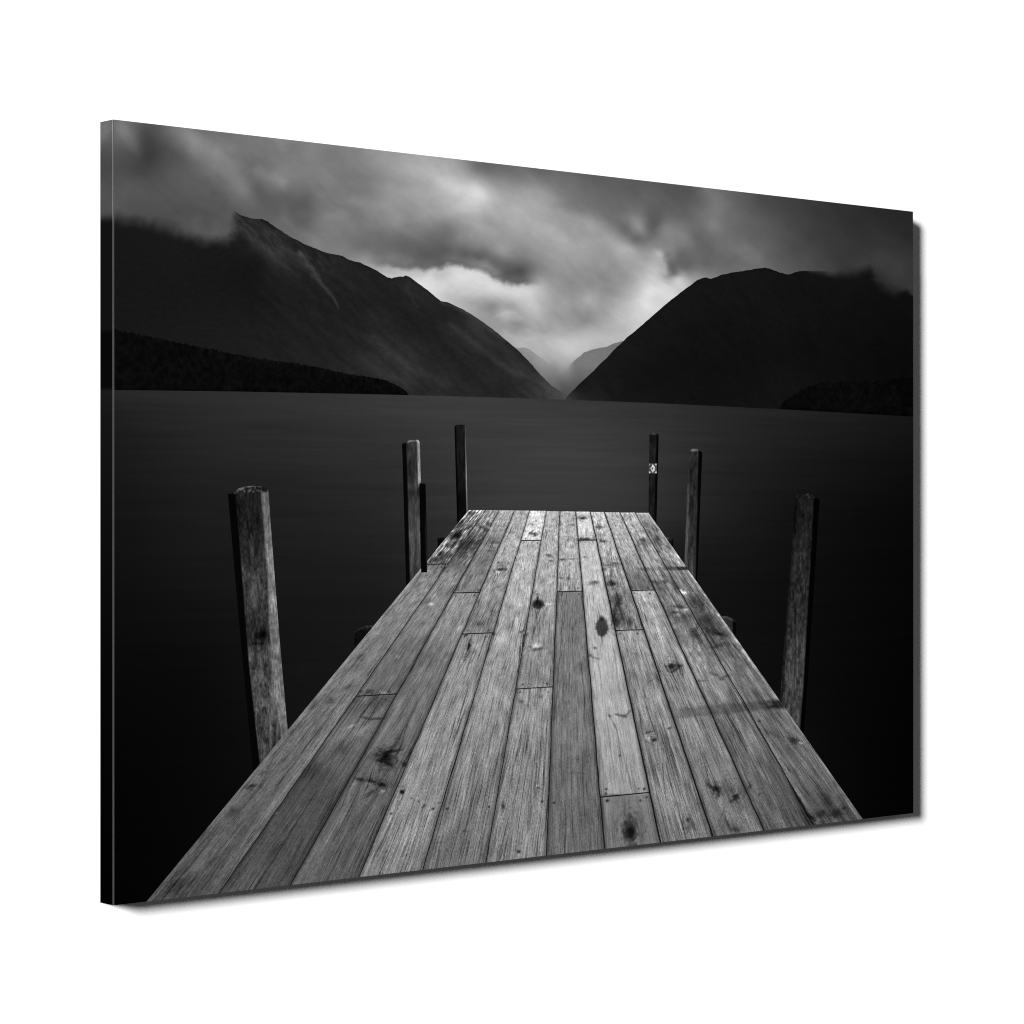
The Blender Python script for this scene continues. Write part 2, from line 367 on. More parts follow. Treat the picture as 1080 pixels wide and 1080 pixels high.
# ---- sky
xs = np.linspace(LX, RX, 430)
tops = np.full(430, 0.0)
tops = to_xy(to_ab(xs, tops + 500)[0], H / 2)[1]
column_sheet('printed_sky', xs, tops, interp(WATER, xs) + 2, 170, 0, M_SKY, sky_tone, .8)

def blob(x, y, cx, cy, rx, ry, ang=0.0, p=2.0):
    c, s = math.cos(ang), math.sin(ang); dx = x - cx; dy = y - cy
    u = (dx * c + dy * s) / rx; v = (-dx * s + dy * c) / ry
    return np.exp(-(u * u + v * v) ** (p / 2))


# ---- far ridges in the gap of the valley
def far_l(x, y):
    s = sky_tone(x, y)
    k = np.interp(y, [364, 375, 390, 405, 420], [.60, .66, .72, .76, .8])
    k = k * sstep(592, 548, x) * .9
    base = np.interp(y, [364, 385, 400, 418], [112, 104, 86, 70]) - 10 * fbm(x / 5, y / 7, 21) * 1
    k = k * sstep(-.5, 5.5, y - np.interp(x, [545, 556, 566, 576, 588, 606], [364, 364.5, 372, 379, 388, 403]) + 2)
    return s * (1 - k) + base * k
xs = np.linspace(540, 606, 70)
column_sheet('printed_far_ridge', xs, interp([(540, 364), (546, 367.5), (552, 366), (558, 368), (566, 374), (576, 381), (588, 390), (606, 405)], xs),
             interp(WATER, xs), 40, 1, M_HILL, far_l, .12)
def far_r(x, y):
    s = sky_tone(x, y)
    b = np.interp(y, [360, 372, 385, 400, 418], [100, 108, 112, 94, 64]) + np.clip((606 - x) * 2.0, 0, 30) + 4 * fbm(x / 6, y / 8, 25)
    k = .90 * sstep(592, 608, x) * np.interp(y, [360, 390, 415], [1, .96, .9])
    return s * (1 - k) + b * k
xs = np.linspace(592, 664, 80)
column_sheet('printed_far_ridge', xs, interp([(592, 396), (598, 389), (603, 383), (609, 377.5), (615, 372.5), (622, 369.3), (632, 367), (640, 366), (644, 363.5), (650, 361.5), (655, 360), (664, 358)], xs) + .6 * fbm(xs / 4, xs * 0, 7),
             interp(WATER, xs), 40, 1.5, M_HILL, far_r, .12)

# ---- left mountain
L_TOP = [(118, 212), (200, 236), (226, 242), (236, 239), (241, 233), (244.5, 226), (246.6, 221.8), (250, 224.5), (254, 227), (263.6, 230), (270, 231.2), (276, 231), (281.7, 233.3), (288, 238), (295.6, 243), (304, 248.5), (312, 252.8), (320, 257), (329, 260.6), (337, 264), (345.6, 267), (353, 268.3), (360.8, 270), (368, 274),
         (376, 276.4), (380, 277), (390, 282), (398, 285.6), (404, 290), (409.4, 292.8), (413, 293.8), (416, 292.5), (421, 291.6), (425, 292), (427.5, 290.6), (431.7, 292), (440, 298), (451, 306.4), (459, 313), (465, 317.5), (473.3, 319.4), (487, 325.8), (501, 334), (515, 343.9), (529, 355), (545.6, 369), (556.7, 380), (570.6, 396), (581.7, 407), (600, 418.5)]
FOG_L = [(118, 229), (140, 231), (160, 236), (180, 243), (195, 248), (210, 253), (222, 256), (232, 256), (239, 256), (247, 252), (252, 250), (600, 250)]
def left_mtn(x, y):
    t = LMT(x, y) * (1 - .10 * sstep(330, 400, y) * sstep(420, 330, x)) * .95
    wx = x + 2.0 * fbm(x / 9, y / 9, 81, 3); wy = y + 2.0 * fbm(x / 9, y / 9, 91, 3)
    t += 26 * seg_stroke(wx, wy, [(316, 268), (328, 282), (338, 296), (348, 310), (357, 325)], 3.4, 1.0)
    t += 10 * seg_stroke(wx, wy, [(300, 262), (318, 276), (330, 290)], 4, 2)
    t += 9 * seg_stroke(wx, wy, [(254, 242), (272, 258), (292, 274), (315, 293)], 5, 1.2)
    t += 8 * seg_stroke(wx, wy, [(253, 237), (276, 251), (300, 270), (317, 285)], 6, 5) * (.7 + .9 * fbm((x - y) / 3, (x + y) / 12, 34, 3))
    t += 8 * seg_stroke(wx, wy, [(330, 290), (343, 300), (352, 309)], 3, 1)
    t += 13 * seg_stroke(wx, wy, [(475, 342), (495, 358), (515, 374), (535, 390), (548, 396)], 3, 4)
    t += 16 * seg_stroke(wx, wy, [(466, 319.5), (487, 328), (504, 338.5), (520, 350), (532, 360)], 1.8, 1.4)
    t += 10 * seg_stroke(wx, wy, [(392, 356), (412, 372), (436, 390), (470, 404)], 6, 5)
    t += 7 * seg_stroke(wx, wy, [(378, 376), (400, 392), (430, 404)], 5, 4)
    t += 9 * seg_stroke(x, y, [(560, 378), (585, 404), (596, 416)], 6, 9) + 7 * seg_stroke(x, y, [(500, 340), (540, 380), (570, 412)], 7, 10) + 5 * seg_stroke(x, y, [(395, 330), (440, 372), (500, 412)], 9, 12)
    t += 8 * seg_stroke(wx, wy, [(430, 300), (436, 318), (440, 322)], 3, 2)
    g = fbm((wx - wy * 1.1) / 7, (wx * .8 + wy) / 24, 33, 4)
    band = sstep(246, 252, x) * sstep(372, 330, x) * np.exp(-(np.clip(y - interp(L_TOP, x), 0, 90) / 34) ** 2)
    t = t * (1 + .42 * band * fbm((wx - wy) / 2.6, (wx + wy) / 11, 36, 4)) * (1 - .08 * sstep(300, 360, x))
    t = t * (1 + .17 * g * sstep(225, 290, x))
    up = (x > 246) * np.exp(-np.clip(y - interp(L_TOP, x), 0, 50) / 1.6)
    t = t - 8 * up
    # cloud spilling over the shoulder
    e = interp(FOG_L, x) + 4 * fbm(x / 20, y / 20, 71, 3) + 2.2 * fbm((x + .5 * y) / 9, (y - .5 * x) / 26, 73, 3) + 2.6 * fbm((x + .5 * y) / 11, (y - .5 * x) / 14, 75, 3)
    hw = np.interp(x, [120, 170, 205, 230, 246], [12, 12, 10, 9, 9])
    fog = 1 - sstep(-1.0, 1.0, (y - e) / hw)
    fog *= sstep(257, 241.5, x + 4 * fbm((x - y) / 6, (x + y) / 14, 76, 3) + .14 * (y - 226))
    return t * (1 - fog) + sky_tone(x, y) * fog
xs = np.unique(np.concatenate([np.linspace(LX, 600, 420), np.array([p[0] for p in L_TOP[1:-1]])]))
xs = xs[(xs >= LX) & (xs <= 600)]
tp = interp(L_TOP, xs) + np.where((xs > 250), .45 * fbm(xs / 3, xs * 0, 55), 0)
column_sheet('printed_mountain', xs, tp, interp(WATER, xs) + .3, 190, 2, M_HILL, left_mtn, lambda x, y: .55 * sstep(238, 262, y + .12 * (x - 250)))

# ---- right mountain
R_TOP = [(597, 419), (599.7, 416.5), (612, 403.6), (626, 391), (633, 383.5), (640, 377), (647, 369), (654, 363), (661, 356), (667.8, 350.8), (679, 341), (690, 331.5), (696, 326), (704, 319), (712, 313), (720, 306.5), (728, 301), (735, 295.5), (741, 293), (744.4, 292.6), (749, 294), (753, 293), (760.6, 290), (774, 287), (784, 285.8), (792.8, 284.2), (800, 283), (806, 282.4), (812, 283.2), (817, 285.6), (822, 287.3), (830.4, 289.3), (834, 289), (838, 287), (843, 286), (852, 285.6), (868, 286), (880, 285), (890, 284), (905, 281), (917, 278), (963, 276)]
FOG_R = [(597, 150), (846, 283), (858, 287), (870, 288.5), (890, 289), (905, 287), (914, 284.5), (919, 281.5), (923, 285), (927, 296), (932, 304), (942, 308), (950, 306.5), (955, 304.5), (960, 306), (966, 309)]
def right_mtn(x, y):
    t = RMT(x, y) * .95
    t = t * (1 + .13 * fbm((x - y) / 10, (x + y) / 24, 133, 4))
    up = np.exp(-np.clip(y - interp(R_TOP, x), 0, 50) / 1.5) * sstep(830, 790, x)
    t = t - 5 * up
    fog = 0
    nz = 3.4 * fbm(x / 12, y / 12, 171, 3)
    for dx in (-5, -3, -1, 1, 3, 5):
        xx_ = x + dx * sstep(846, 868, x) * sstep(966, 948, x) + 1.5 * nz * sstep(880, 900, x)
        e = interp(FOG_R, xx_) + nz
        w = np.interp(xx_, [830, 850, 905, 919, 926, 945, 956, 963], [.8, 5, 8, 8, 9, 9, 4, 2])
        fog = fog + (1 - sstep(-1, 1, (y - e) / w)) / 6
    return t * (1 - fog) + sky_tone(x, y) * fog
xs = np.unique(np.concatenate([np.linspace(597, RX, 340), np.array([p[0] for p in R_TOP[:-1]])]))
xs = xs[xs <= RX]
column_sheet('printed_mountain', xs, interp(R_TOP, xs) + np.where(xs < 850, .4 * fbm(xs / 3, xs * 0, 56), 0), interp(WATER, xs) + .3, 150, 2.5, M_HILL, right_mtn, lambda x, y: .5 * sstep(292, 315, y + (850 - np.clip(x, 700, 850)) * .15))

# ---- wooded shores
xs = np.linspace(LX, 431, 620)
FL = [(118, 346.5), (120.5, 347), (131.5, 350), (156.7, 354.8), (182, 360), (210, 366), (241.7, 372.3), (276, 378.6), (308, 382.3), (339, 388), (367.6, 394.5), (396, 398.2), (408, 401.5), (415, 404.5), (422, 408), (428, 412), (431, 416)]
j = np.abs(fbm(xs / 2.4, xs * 0, 301, 3)) * 2.6
column_sheet('printed_forest', xs, interp(FL, xs) - j * np.clip((431 - xs) / 25, 0, 1) + .8, interp(WATER, xs) + .2, 50, 3, M_TREE,
             lambda x, y: 9 + 5 * fbm(x / 6, y / 6, 311, 4) + 3.5 * sstep(402, 370, y) * sstep(180, 300, x) - 2.5 * np.exp(-(y - interp(WATER, x)) ** 2 / 8), .7)
xs = np.linspace(822.5, RX, 300)
FR = [(822, 431.8), (824, 426), (828, 421.5), (837, 416), (844, 411.5), (851, 409), (859, 405.5), (867.8, 403.5), (878, 404), (890, 401.8), (902, 402.5), (912, 402), (922, 402.5), (931.7, 400), (945, 400), (964, 397.5)]
j = np.abs(fbm(xs / 2.6, xs * 0, 331, 3)) * 3.2
column_sheet('printed_forest', xs, interp(FR, xs) - j * np.clip((xs - 822.5) / 6, 0, 1) + .8, interp(WATER, xs) + .3, 40, 3, M_TREE,
             lambda x, y: 9 + 5 * fbm(x / 6, y / 6, 341, 4) - 3 * sstep(905, 962, x) - 3 * np.exp(-(y - interp(WATER, x)) ** 2 / 10), .7)

# ---- lake
def lake(x, y):
    t = LAKE(x, y)
    d = y - interp(WATER, x)
    a, b = to_ab(x, y)
    st = fbm(a * 14, b * 420 / (1 + 0 * b), 401, 3) * 2.2 + fbm(a * 6, b * 120, 411, 3) * 3.0
    t = t + st * np.clip(t / 45, 0, 1.1)
    t = t * (1 - .0 * d)
    return np.clip(t * .92, 1.5, 255)
xs = np.linspace(LX, RX, 400)
bots = to_xy(to_ab(xs, xs * 0 + 500)[0], -H / 2)[1]
column_sheet('printed_lake', xs, interp(WATER, xs), bots, 330, 4, M_LAKE, lake, .55)

# ---------------------------------------------------------------- posts
def post(name, rows, caps, tone_fn, layer, amp=.6, label=None, step=.8):
    """rows: (y, x-left, x-right) outline; the top is bent by caps (fraction -> lift in pixels)"""
    r = np.array(rows, float)
    ny = max(6, int((r[-1, 0] - r[0, 0]) / step)); w = (r[:, 2] - r[:, 1]).max(); nx = max(8, int(w / step * 1.4))
    ys = np.linspace(r[0, 0], r[-1, 0], ny)[:, None]; f = np.linspace(0, 1, nx)[None, :]
    xl = np.interp(ys, r[:, 0], r[:, 1]); xr = np.interp(ys, r[:, 0], r[:, 2])
    X = xl + (xr - xl) * f
    lift = interp(caps, f.ravel())[None, :]
    Y = ys - lift * np.clip(1 - (ys - r[0, 0]) / (12 * step), 0, 1)
    a, b = to_ab(X, Y)
    F_ = np.repeat(f, ny, 0)
    t = tone_fn(X.ravel(), Y.ravel(), F_.ravel())
    am = amp(X.ravel(), Y.ravel(), F_.ravel()) if callable(amp) else amp
    uv = np.stack([F_ * w * .004 + r[0, 1], Y * .004], -1)
    o = grid_mesh(name, place(a, b, layer), M_POST, t, uv, am)
    if label: o['label'] = label
    return o

def edge(x, e, s=.5): return sstep(-s, s, x - e)          # 0 left of e, 1 right of it
def near_left(x, y, f):
    e1 = np.interp(y, [520, 700, 806], [248, 262, 273.6]); e2 = np.interp(y, [519, 600, 678, 718, 770, 800], [274.3, 281.5, 284.6, 286.5, 295, 299])
    mid = np.interp(y, [512, 535, 560, 600, 640, 662, 675, 690, 740, 800], [38, 26, 32, 52, 54, 42, 34, 66, 74, 56])
    mid = mid * (1 + .55 * fbm(x / 3.4, y / 13, 500, 4, .65) + .35 * fbm(x / 1.8, y / 3, 505, 2))
    rt = np.interp(y, [512, 530, 560, 590, 640, 665, 700, 750, 770], [84, 92, 104, 124, 128, 104, 96, 112, 100]) * (1 + .34 * fbm(x / 2.4, y / 4.5, 510, 4, .65))
    t = 5 + (mid - 5) * edge(x, e1, .7); t = t + (rt - t) * edge(x, e2, 1.6)
    t -= 40 * blob(x, y, 275, 669, 5, 5) + 20 * blob(x, y, 268, 655, 4, 9) + 28 * blob(x, y, 272, 679, 8, 1.6)
    t += 45 * blob(x, y, 292.5, 684, 1.6, 6) + 30 * blob(x, y, 290, 728, 3, 14) * (1 + .8 * fbm(x / 3, y / 2.2, 515))
    cap = sstep(520.5, 518.5, y + .04 * (x - 262)) * edge(x, 247)
    rim = np.clip(fbm(x / 2.2, y / 1.6, 520, 3) * 90, -25, 80)
    t = t * (1 - cap) + (42 + rim) * cap
    t += 60 * seg_stroke(x, y, [(247, 520), (252, 515.5), (262, 512.6), (274, 512.2)], .9, .7)
    return np.clip(t, 3, 200)
post('printed_post', [(520.8, 239.8, 282.8), (560, 243.3, 285.6), (600, 246.8, 288.6), (666, 252.6, 293.8), (720, 257.8, 298.4), (766, 262, 302.6), (812, 266.5, 306)],
     [(0, 0), (.16, .5), (.22, 4.5), (.36, 7.4), (.6, 8.4), (.85, 7.6), (.95, 6), (1, 3)], near_left, 5,
     lambda x, y, f: .55 * edge(x, np.interp(y, [520, 700, 806], [248, 262, 273.6])), 'large weathered post nearest the viewer on the left, with a pale right face')

def mid_left(x, y, f):
    e1 = np.interp(y, [467, 613], [428.2, 432]); e2 = np.interp(y, [467, 620], [439.6, 443])
    mid = np.interp(y, [464, 478, 495, 512, 520, 540, 565, 590, 605, 615], [55, 44, 40, 52, 34, 60, 78, 62, 50, 62]) * (1 + .4 * fbm(x / 3, y / 12, 530, 4))
    t = 6 + (mid - 6) * edge(x, e1, .6)
    lt = np.interp(y, [464, 475, 505, 512], [140, 150, 165, 120])
    t = t + (lt - t) * edge(x, e2, .7) * sstep(516, 510, y)
    t += 75 * seg_stroke(x, y, [(430, 466.5), (432, 464.8), (440, 464.6), (441, 466.5)], .8, .8)
    return np.clip(t, 3, 210)
post('printed_post', [(467.8, 423.6, 442.4), (510, 424.8, 443.4), (560, 426.2, 444), (622, 428, 445)],
     [(0, 0), (.22, .8), (.32, 3.6), (.9, 4), (1, 1)], mid_left, 5, lambda x, y, f: .5 * edge(f, .25, .03), 'tall squared post with a thin bright right edge, second from the left')

def far_left(x, y, f):
    e1 = np.interp(y, [450, 552], [480.6, 484]); e2 = np.interp(y, [450, 541], [489.8, 491.6])
    t = 5 + 17 * edge(x, e1, .7) * (1 + .5 * fbm(x / 2, y / 9, 540, 3))
    t = t * (1 - .5 * sstep(500, 530, y))
    t = t + (np.interp(y, [450, 470, 500, 541], [70, 96, 140, 110]) - t) * edge(x, e2, .5)
    return np.clip(t, 3, 170)
post('printed_post', [(450, 478.8, 490.6), (500, 480.2, 491.8), (553, 481.8, 493)],
     [(0, 0), (.12, 1.5), (.3, 2), (.6, 2.3), (.9, 1.9), (1, 0)], far_left, 5, .4, 'slim dark post with a bright right edge at the far left end of the jetty')

def far_right(x, y, f):
    e2 = np.interp(y, [458, 550], [692, 689.6])
    t = 27 * (1 + .5 * fbm(x / 2, y / 7, 550, 3)) * np.interp(y, [455, 480, 503, 505, 545], [1, 1.0, .9, .8, 1])
    t = t + (4 - t) * edge(x, e2, .7)
    t += 55 * blob(x, y, 688.5, 457.3, 3.2, 1.2)
    return np.clip(t, 3, 170)
pr = post('printed_post', [(458.6, 684.4, 694.2), (500, 684, 693.2), (553, 683.4, 691.8)],
     [(0, 0), (.15, 1), (.4, 1.9), (.7, 1.9), (1, .2)], far_right, 5, .5, 'slim dark post carrying a small white sign at the far right end of the jetty')

def mid_right(x, y, f):
    e2 = np.interp(y, [477, 612], [736.4, 733]); e1 = np.interp(y, [477, 600], [727.6, 724.6])
    face = np.interp(y, [473, 490, 520, 550, 600], [40, 34, 42, 44, 50]) * (1 + .5 * fbm(x / 3, y / 7, 560, 4))
    t = face + (np.interp(y, [475, 500, 520, 560, 590], [36, 44, 70, 74, 66]) - face) * (1 - edge(x, e1, .7))
    t = t + (4 - t) * edge(x, e2, .8)
    t += 75 * blob(x, y, 731.5, 474.6, 5.2, 1.7, 0, 4)
    return np.clip(t, 3, 170)
post('printed_post', [(477.3, 726, 740.2), (540, 723.4, 737.6), (618, 720.6, 734.6)],
     [(0, .3), (.12, 2.5), (.35, 4.3), (.6, 4), (.85, 1.6), (1, 0)], mid_right, 5, lambda x, y, f: .6 * (1 - edge(f, .72, .05)), 'round-topped post with a pale worn cap, second from the right')

def near_right(x, y, f):
    e2 = np.interp(y, [527, 720, 770], [858, 847, 843.2])
    t = np.interp(y, [520, 545, 600, 660, 710, 770], [27, 27, 40, 46, 66, 60]) * (1 + .4 * fbm(x / 2.2, y / 26, 570, 4, .65) + .4 * fbm(x / 2, y / 4, 573, 2))
    t *= np.interp(f, [0, .06, .14, .3, 1], [.45, .6, .95, 1.05, 1])
    t -= 14 * blob(x, y, 842, 610, 4, 10)
    t = t + (3 - t) * edge(x, e2, .9)
    cap = sstep(526, 524, y) * (1 - edge(x, 860))
    t = t * (1 - cap) + (34 + np.clip(60 * fbm(x / 2, y / 1.6, 575), -15, 60)) * cap
    return np.clip(t, 3, 150)
post('printed_post', [(526.6, 838.4, 863.8), (600, 832.8, 859.2), (720, 823.4, 851.2), (775, 819, 847.4)],
     [(0, 0), (.08, 5), (.3, 6.6), (.55, 6), (.78, 3), (.9, 1), (1, 0)], near_right, 5, lambda x, y, f: .6 * (1 - edge(f, .76, .04)), 'large dark weathered post nearest the viewer on the right')

def stub(rows, caps, fn, label=None): return post('printed_stub', rows, caps, fn, 5, .5, label)
stub([(568, 461, 473), (586, 461, 473)], [(0, 0), (.3, 1.5), (.6, 2.5), (1, 3)], lambda x, y, f: 7 + 40 * np.exp(-np.clip(y - 566, 0, 9) / 1.2) * edge(x, 462.5))
stub([(666, 373.3, 394), (688, 373.3, 394)], [(0, 0), (.25, 3), (.55, 6), (1, 6)],
     lambda x, y, f: 14 + 6 * fbm(x / 3, y / 3, 580) + 75 * np.exp(-np.clip(y - (666 - 6 * np.clip((x - 373) / 11, 0, 1)), 0, 20) / 1.5) * np.clip(.6 + fbm(x / 2, y / 2, 581), 0, 1.2))
stub([(568.5, 699, 709.4), (582, 699, 709.6)], [(0, 2), (.4, 2), (.8, .5), (1, 0)], lambda x, y, f: 14 + 60 * np.exp(-np.clip(y - 567, 0, 20) / 1.6) * (1 - edge(x, 708.6)) - 10 * edge(x, 707.5))
stub([(654.5, 757, 775.4), (674, 757, 775.6)], [(0, 4.5), (.5, 5), (.75, 2.6), (1, 0)],
     lambda x, y, f: (44 + 16 * fbm(x / 3, y / 4, 590)) * (1 - edge(x, 772.3)) + 6 * edge(x, 772.3) + 34 * np.exp(-((y - (651 + .45 * np.clip(x - 766, 0, 9))) / 1.1) ** 2))

# small sign on the far right post
def sign_tone(x, y):
    u = (x - 687.9) / 4.0; v = (y - 494) / 5.0
    t = np.full(len(x), 84.0)
    r = np.hypot(u, v)
    t -= 55 * np.exp(-((r - .78) / .16) ** 2) * (np.abs(np.abs(u) - np.abs(v)) < .55)
    for cx, cy, k in ((-.85, -.85, 60), (.85, -.85, 130), (-.85, .85, 140), (.85, .85, 150)): t += k * np.exp(-(((u - cx) / .26) ** 2 + ((v - cy) / .24) ** 2))
    t += 150 * seg_stroke(u, v, [(-.05, -.6), (.45, -.2), (.1, .1), (.45, .3), (0, .62)], .2, .2)
    t += 120 * seg_stroke(u, v, [(.1, -.55), (-.5, 0), (-.2, .45)], .16, .16)
    t -= 90 * np.exp(-(((u + .05) / .2) ** 2 + ((v - .05) / .2) ** 2))
    return np.clip(t, 10, 235)
xs = np.linspace(683.9, 692.0, 28)
sg = column_sheet('printed_sign', xs, np.full(28, 489.0), np.full(28, 499.2), 34, 6, M_FLAT, sign_tone, 0, parent=pr)

# ---------------------------------------------------------------- jetty deck
LINES = [((494, 538), (153.9, 951)), ((511, 538), (231.7, 940)), ((526, 538.2), (306.7, 931.7)), ((542, 538.4), (379, 922)), ((558, 538.6), (445.6, 916)),
         ((575.5, 538.9), (512, 909)), ((590, 539.2), (575.6, 902.5)), ((606.7, 539.5), (637, 895.5)), ((622, 539.8), (695.6, 887)), ((637, 540.1), (751, 881.7)),
         ((653, 540.4), (805, 874.7)), ((669, 540.7), (856.7, 867.8)), ((683.5, 541), (908, 862))]
AL = []
for p, q in LINES:
    a0, b0 = to_ab(*p); a1, b1 = to_ab(*q); AL.append((float(a0), float(b0), float(a1), float(b1)))
def line_a(i, b):                              # where a seam is at canvas height b
    a0, b0, a1, b1 = AL[i]
    return a0 + (a1 - a0) * (b - b0) / (b1 - b0)
B_FAR = [.5 * (AL[i][1] + AL[i + 1][1]) for i in range(12)]
AV, BV = map(float, to_ab(599, 424))           # vanishing point of the planks
HCAM, FPH = 1.145, .62
def deck_uv(a, b):
    d = np.maximum(BV - b, .02)
    return HCAM * (a - AV) / d, FPH * HCAM / d

GAPS = [.0, .58, .6, .52, .52, .5, .56, .7, .88, .95, .78, .68, .0]     # half width of each seam in picture pixels
# plank: joints in picture rows (at the plank's middle), then tones by row
PL = [
 ([595], [(538, 125), (560, 95), (594, 104), (596, 112), (640, 118), (700, 104), (760, 96), (830, 84), (900, 72), (951, 66)]),
 ([733], [(538, 135), (556, 118), (572, 84), (590, 96), (605, 118), (650, 118), (690, 98), (732, 88), (736, 88), (770, 96), (800, 82), (840, 66), (890, 70), (945, 70)]),
 ([625], [(538, 170), (552, 150), (570, 112), (600, 112), (624, 116), (627, 128), (665, 124), (690, 106), (740, 96), (800, 90), (850, 84), (890, 84), (932, 82)]),
 ([668], [(538, 152), (570, 155), (590, 152), (620, 138), (650, 116), (667, 112), (670, 130), (720, 128), (780, 122), (830, 126), (880, 124), (922, 112)]),
 ([570], [(538, 158), (555, 176), (569, 170), (572, 160), (600, 162), (640, 150), (700, 136), (760, 124), (830, 112), (880, 106), (916, 100)]),
 ([725.5], [(538, 205), (568, 200), (572, 170), (600, 152), (650, 136), (700, 124), (724, 122), (727, 132), (780, 124), (850, 118), (909, 110)]),
 ([623.8], [(538, 168), (570, 162), (600, 156), (622, 150), (625, 106), (660, 106), (720, 106), (790, 98), (850, 94), (902, 90)]),
 ([569.5, 838], [(538, 200), (545, 180), (548, 202), (568, 196), (571, 178), (600, 172), (650, 166), (700, 158), (760, 150), (836, 134), (840, 108), (895, 104)]),
 ([664.5], [(538, 180), (560, 176), (590, 152), (610, 148), (640, 132), (663, 122), (666, 140), (720, 128), (780, 116), (840, 118), (887, 108)]),
 ([622.5], [(538, 165), (570, 160), (598, 138), (606, 112), (621, 92), (624, 158), (670, 142), (720, 132), (750, 118), (790, 118), (840, 112), (881, 100)]),
 ([], [(538, 172), (560, 160), (590, 140), (615, 118), (650, 112), (690, 122), (730, 116), (770, 98), (810, 92), (850, 82), (875, 76)]),
 ([], [(538, 160), (555, 120), (570, 118), (595, 130), (620, 108), (660, 84), (700, 100), (730, 98), (770, 96), (810, 88), (840, 78), (868, 70)]),
]
# the plank tones above for the pale far board belong to the fifth and sixth seams: swap their far pieces
PL[4][1][0:3] = [(538, 205), (555, 200), (569, 196)]
PL[5][1][0:3] = [(538, 158), (568, 160), (572, 160)]

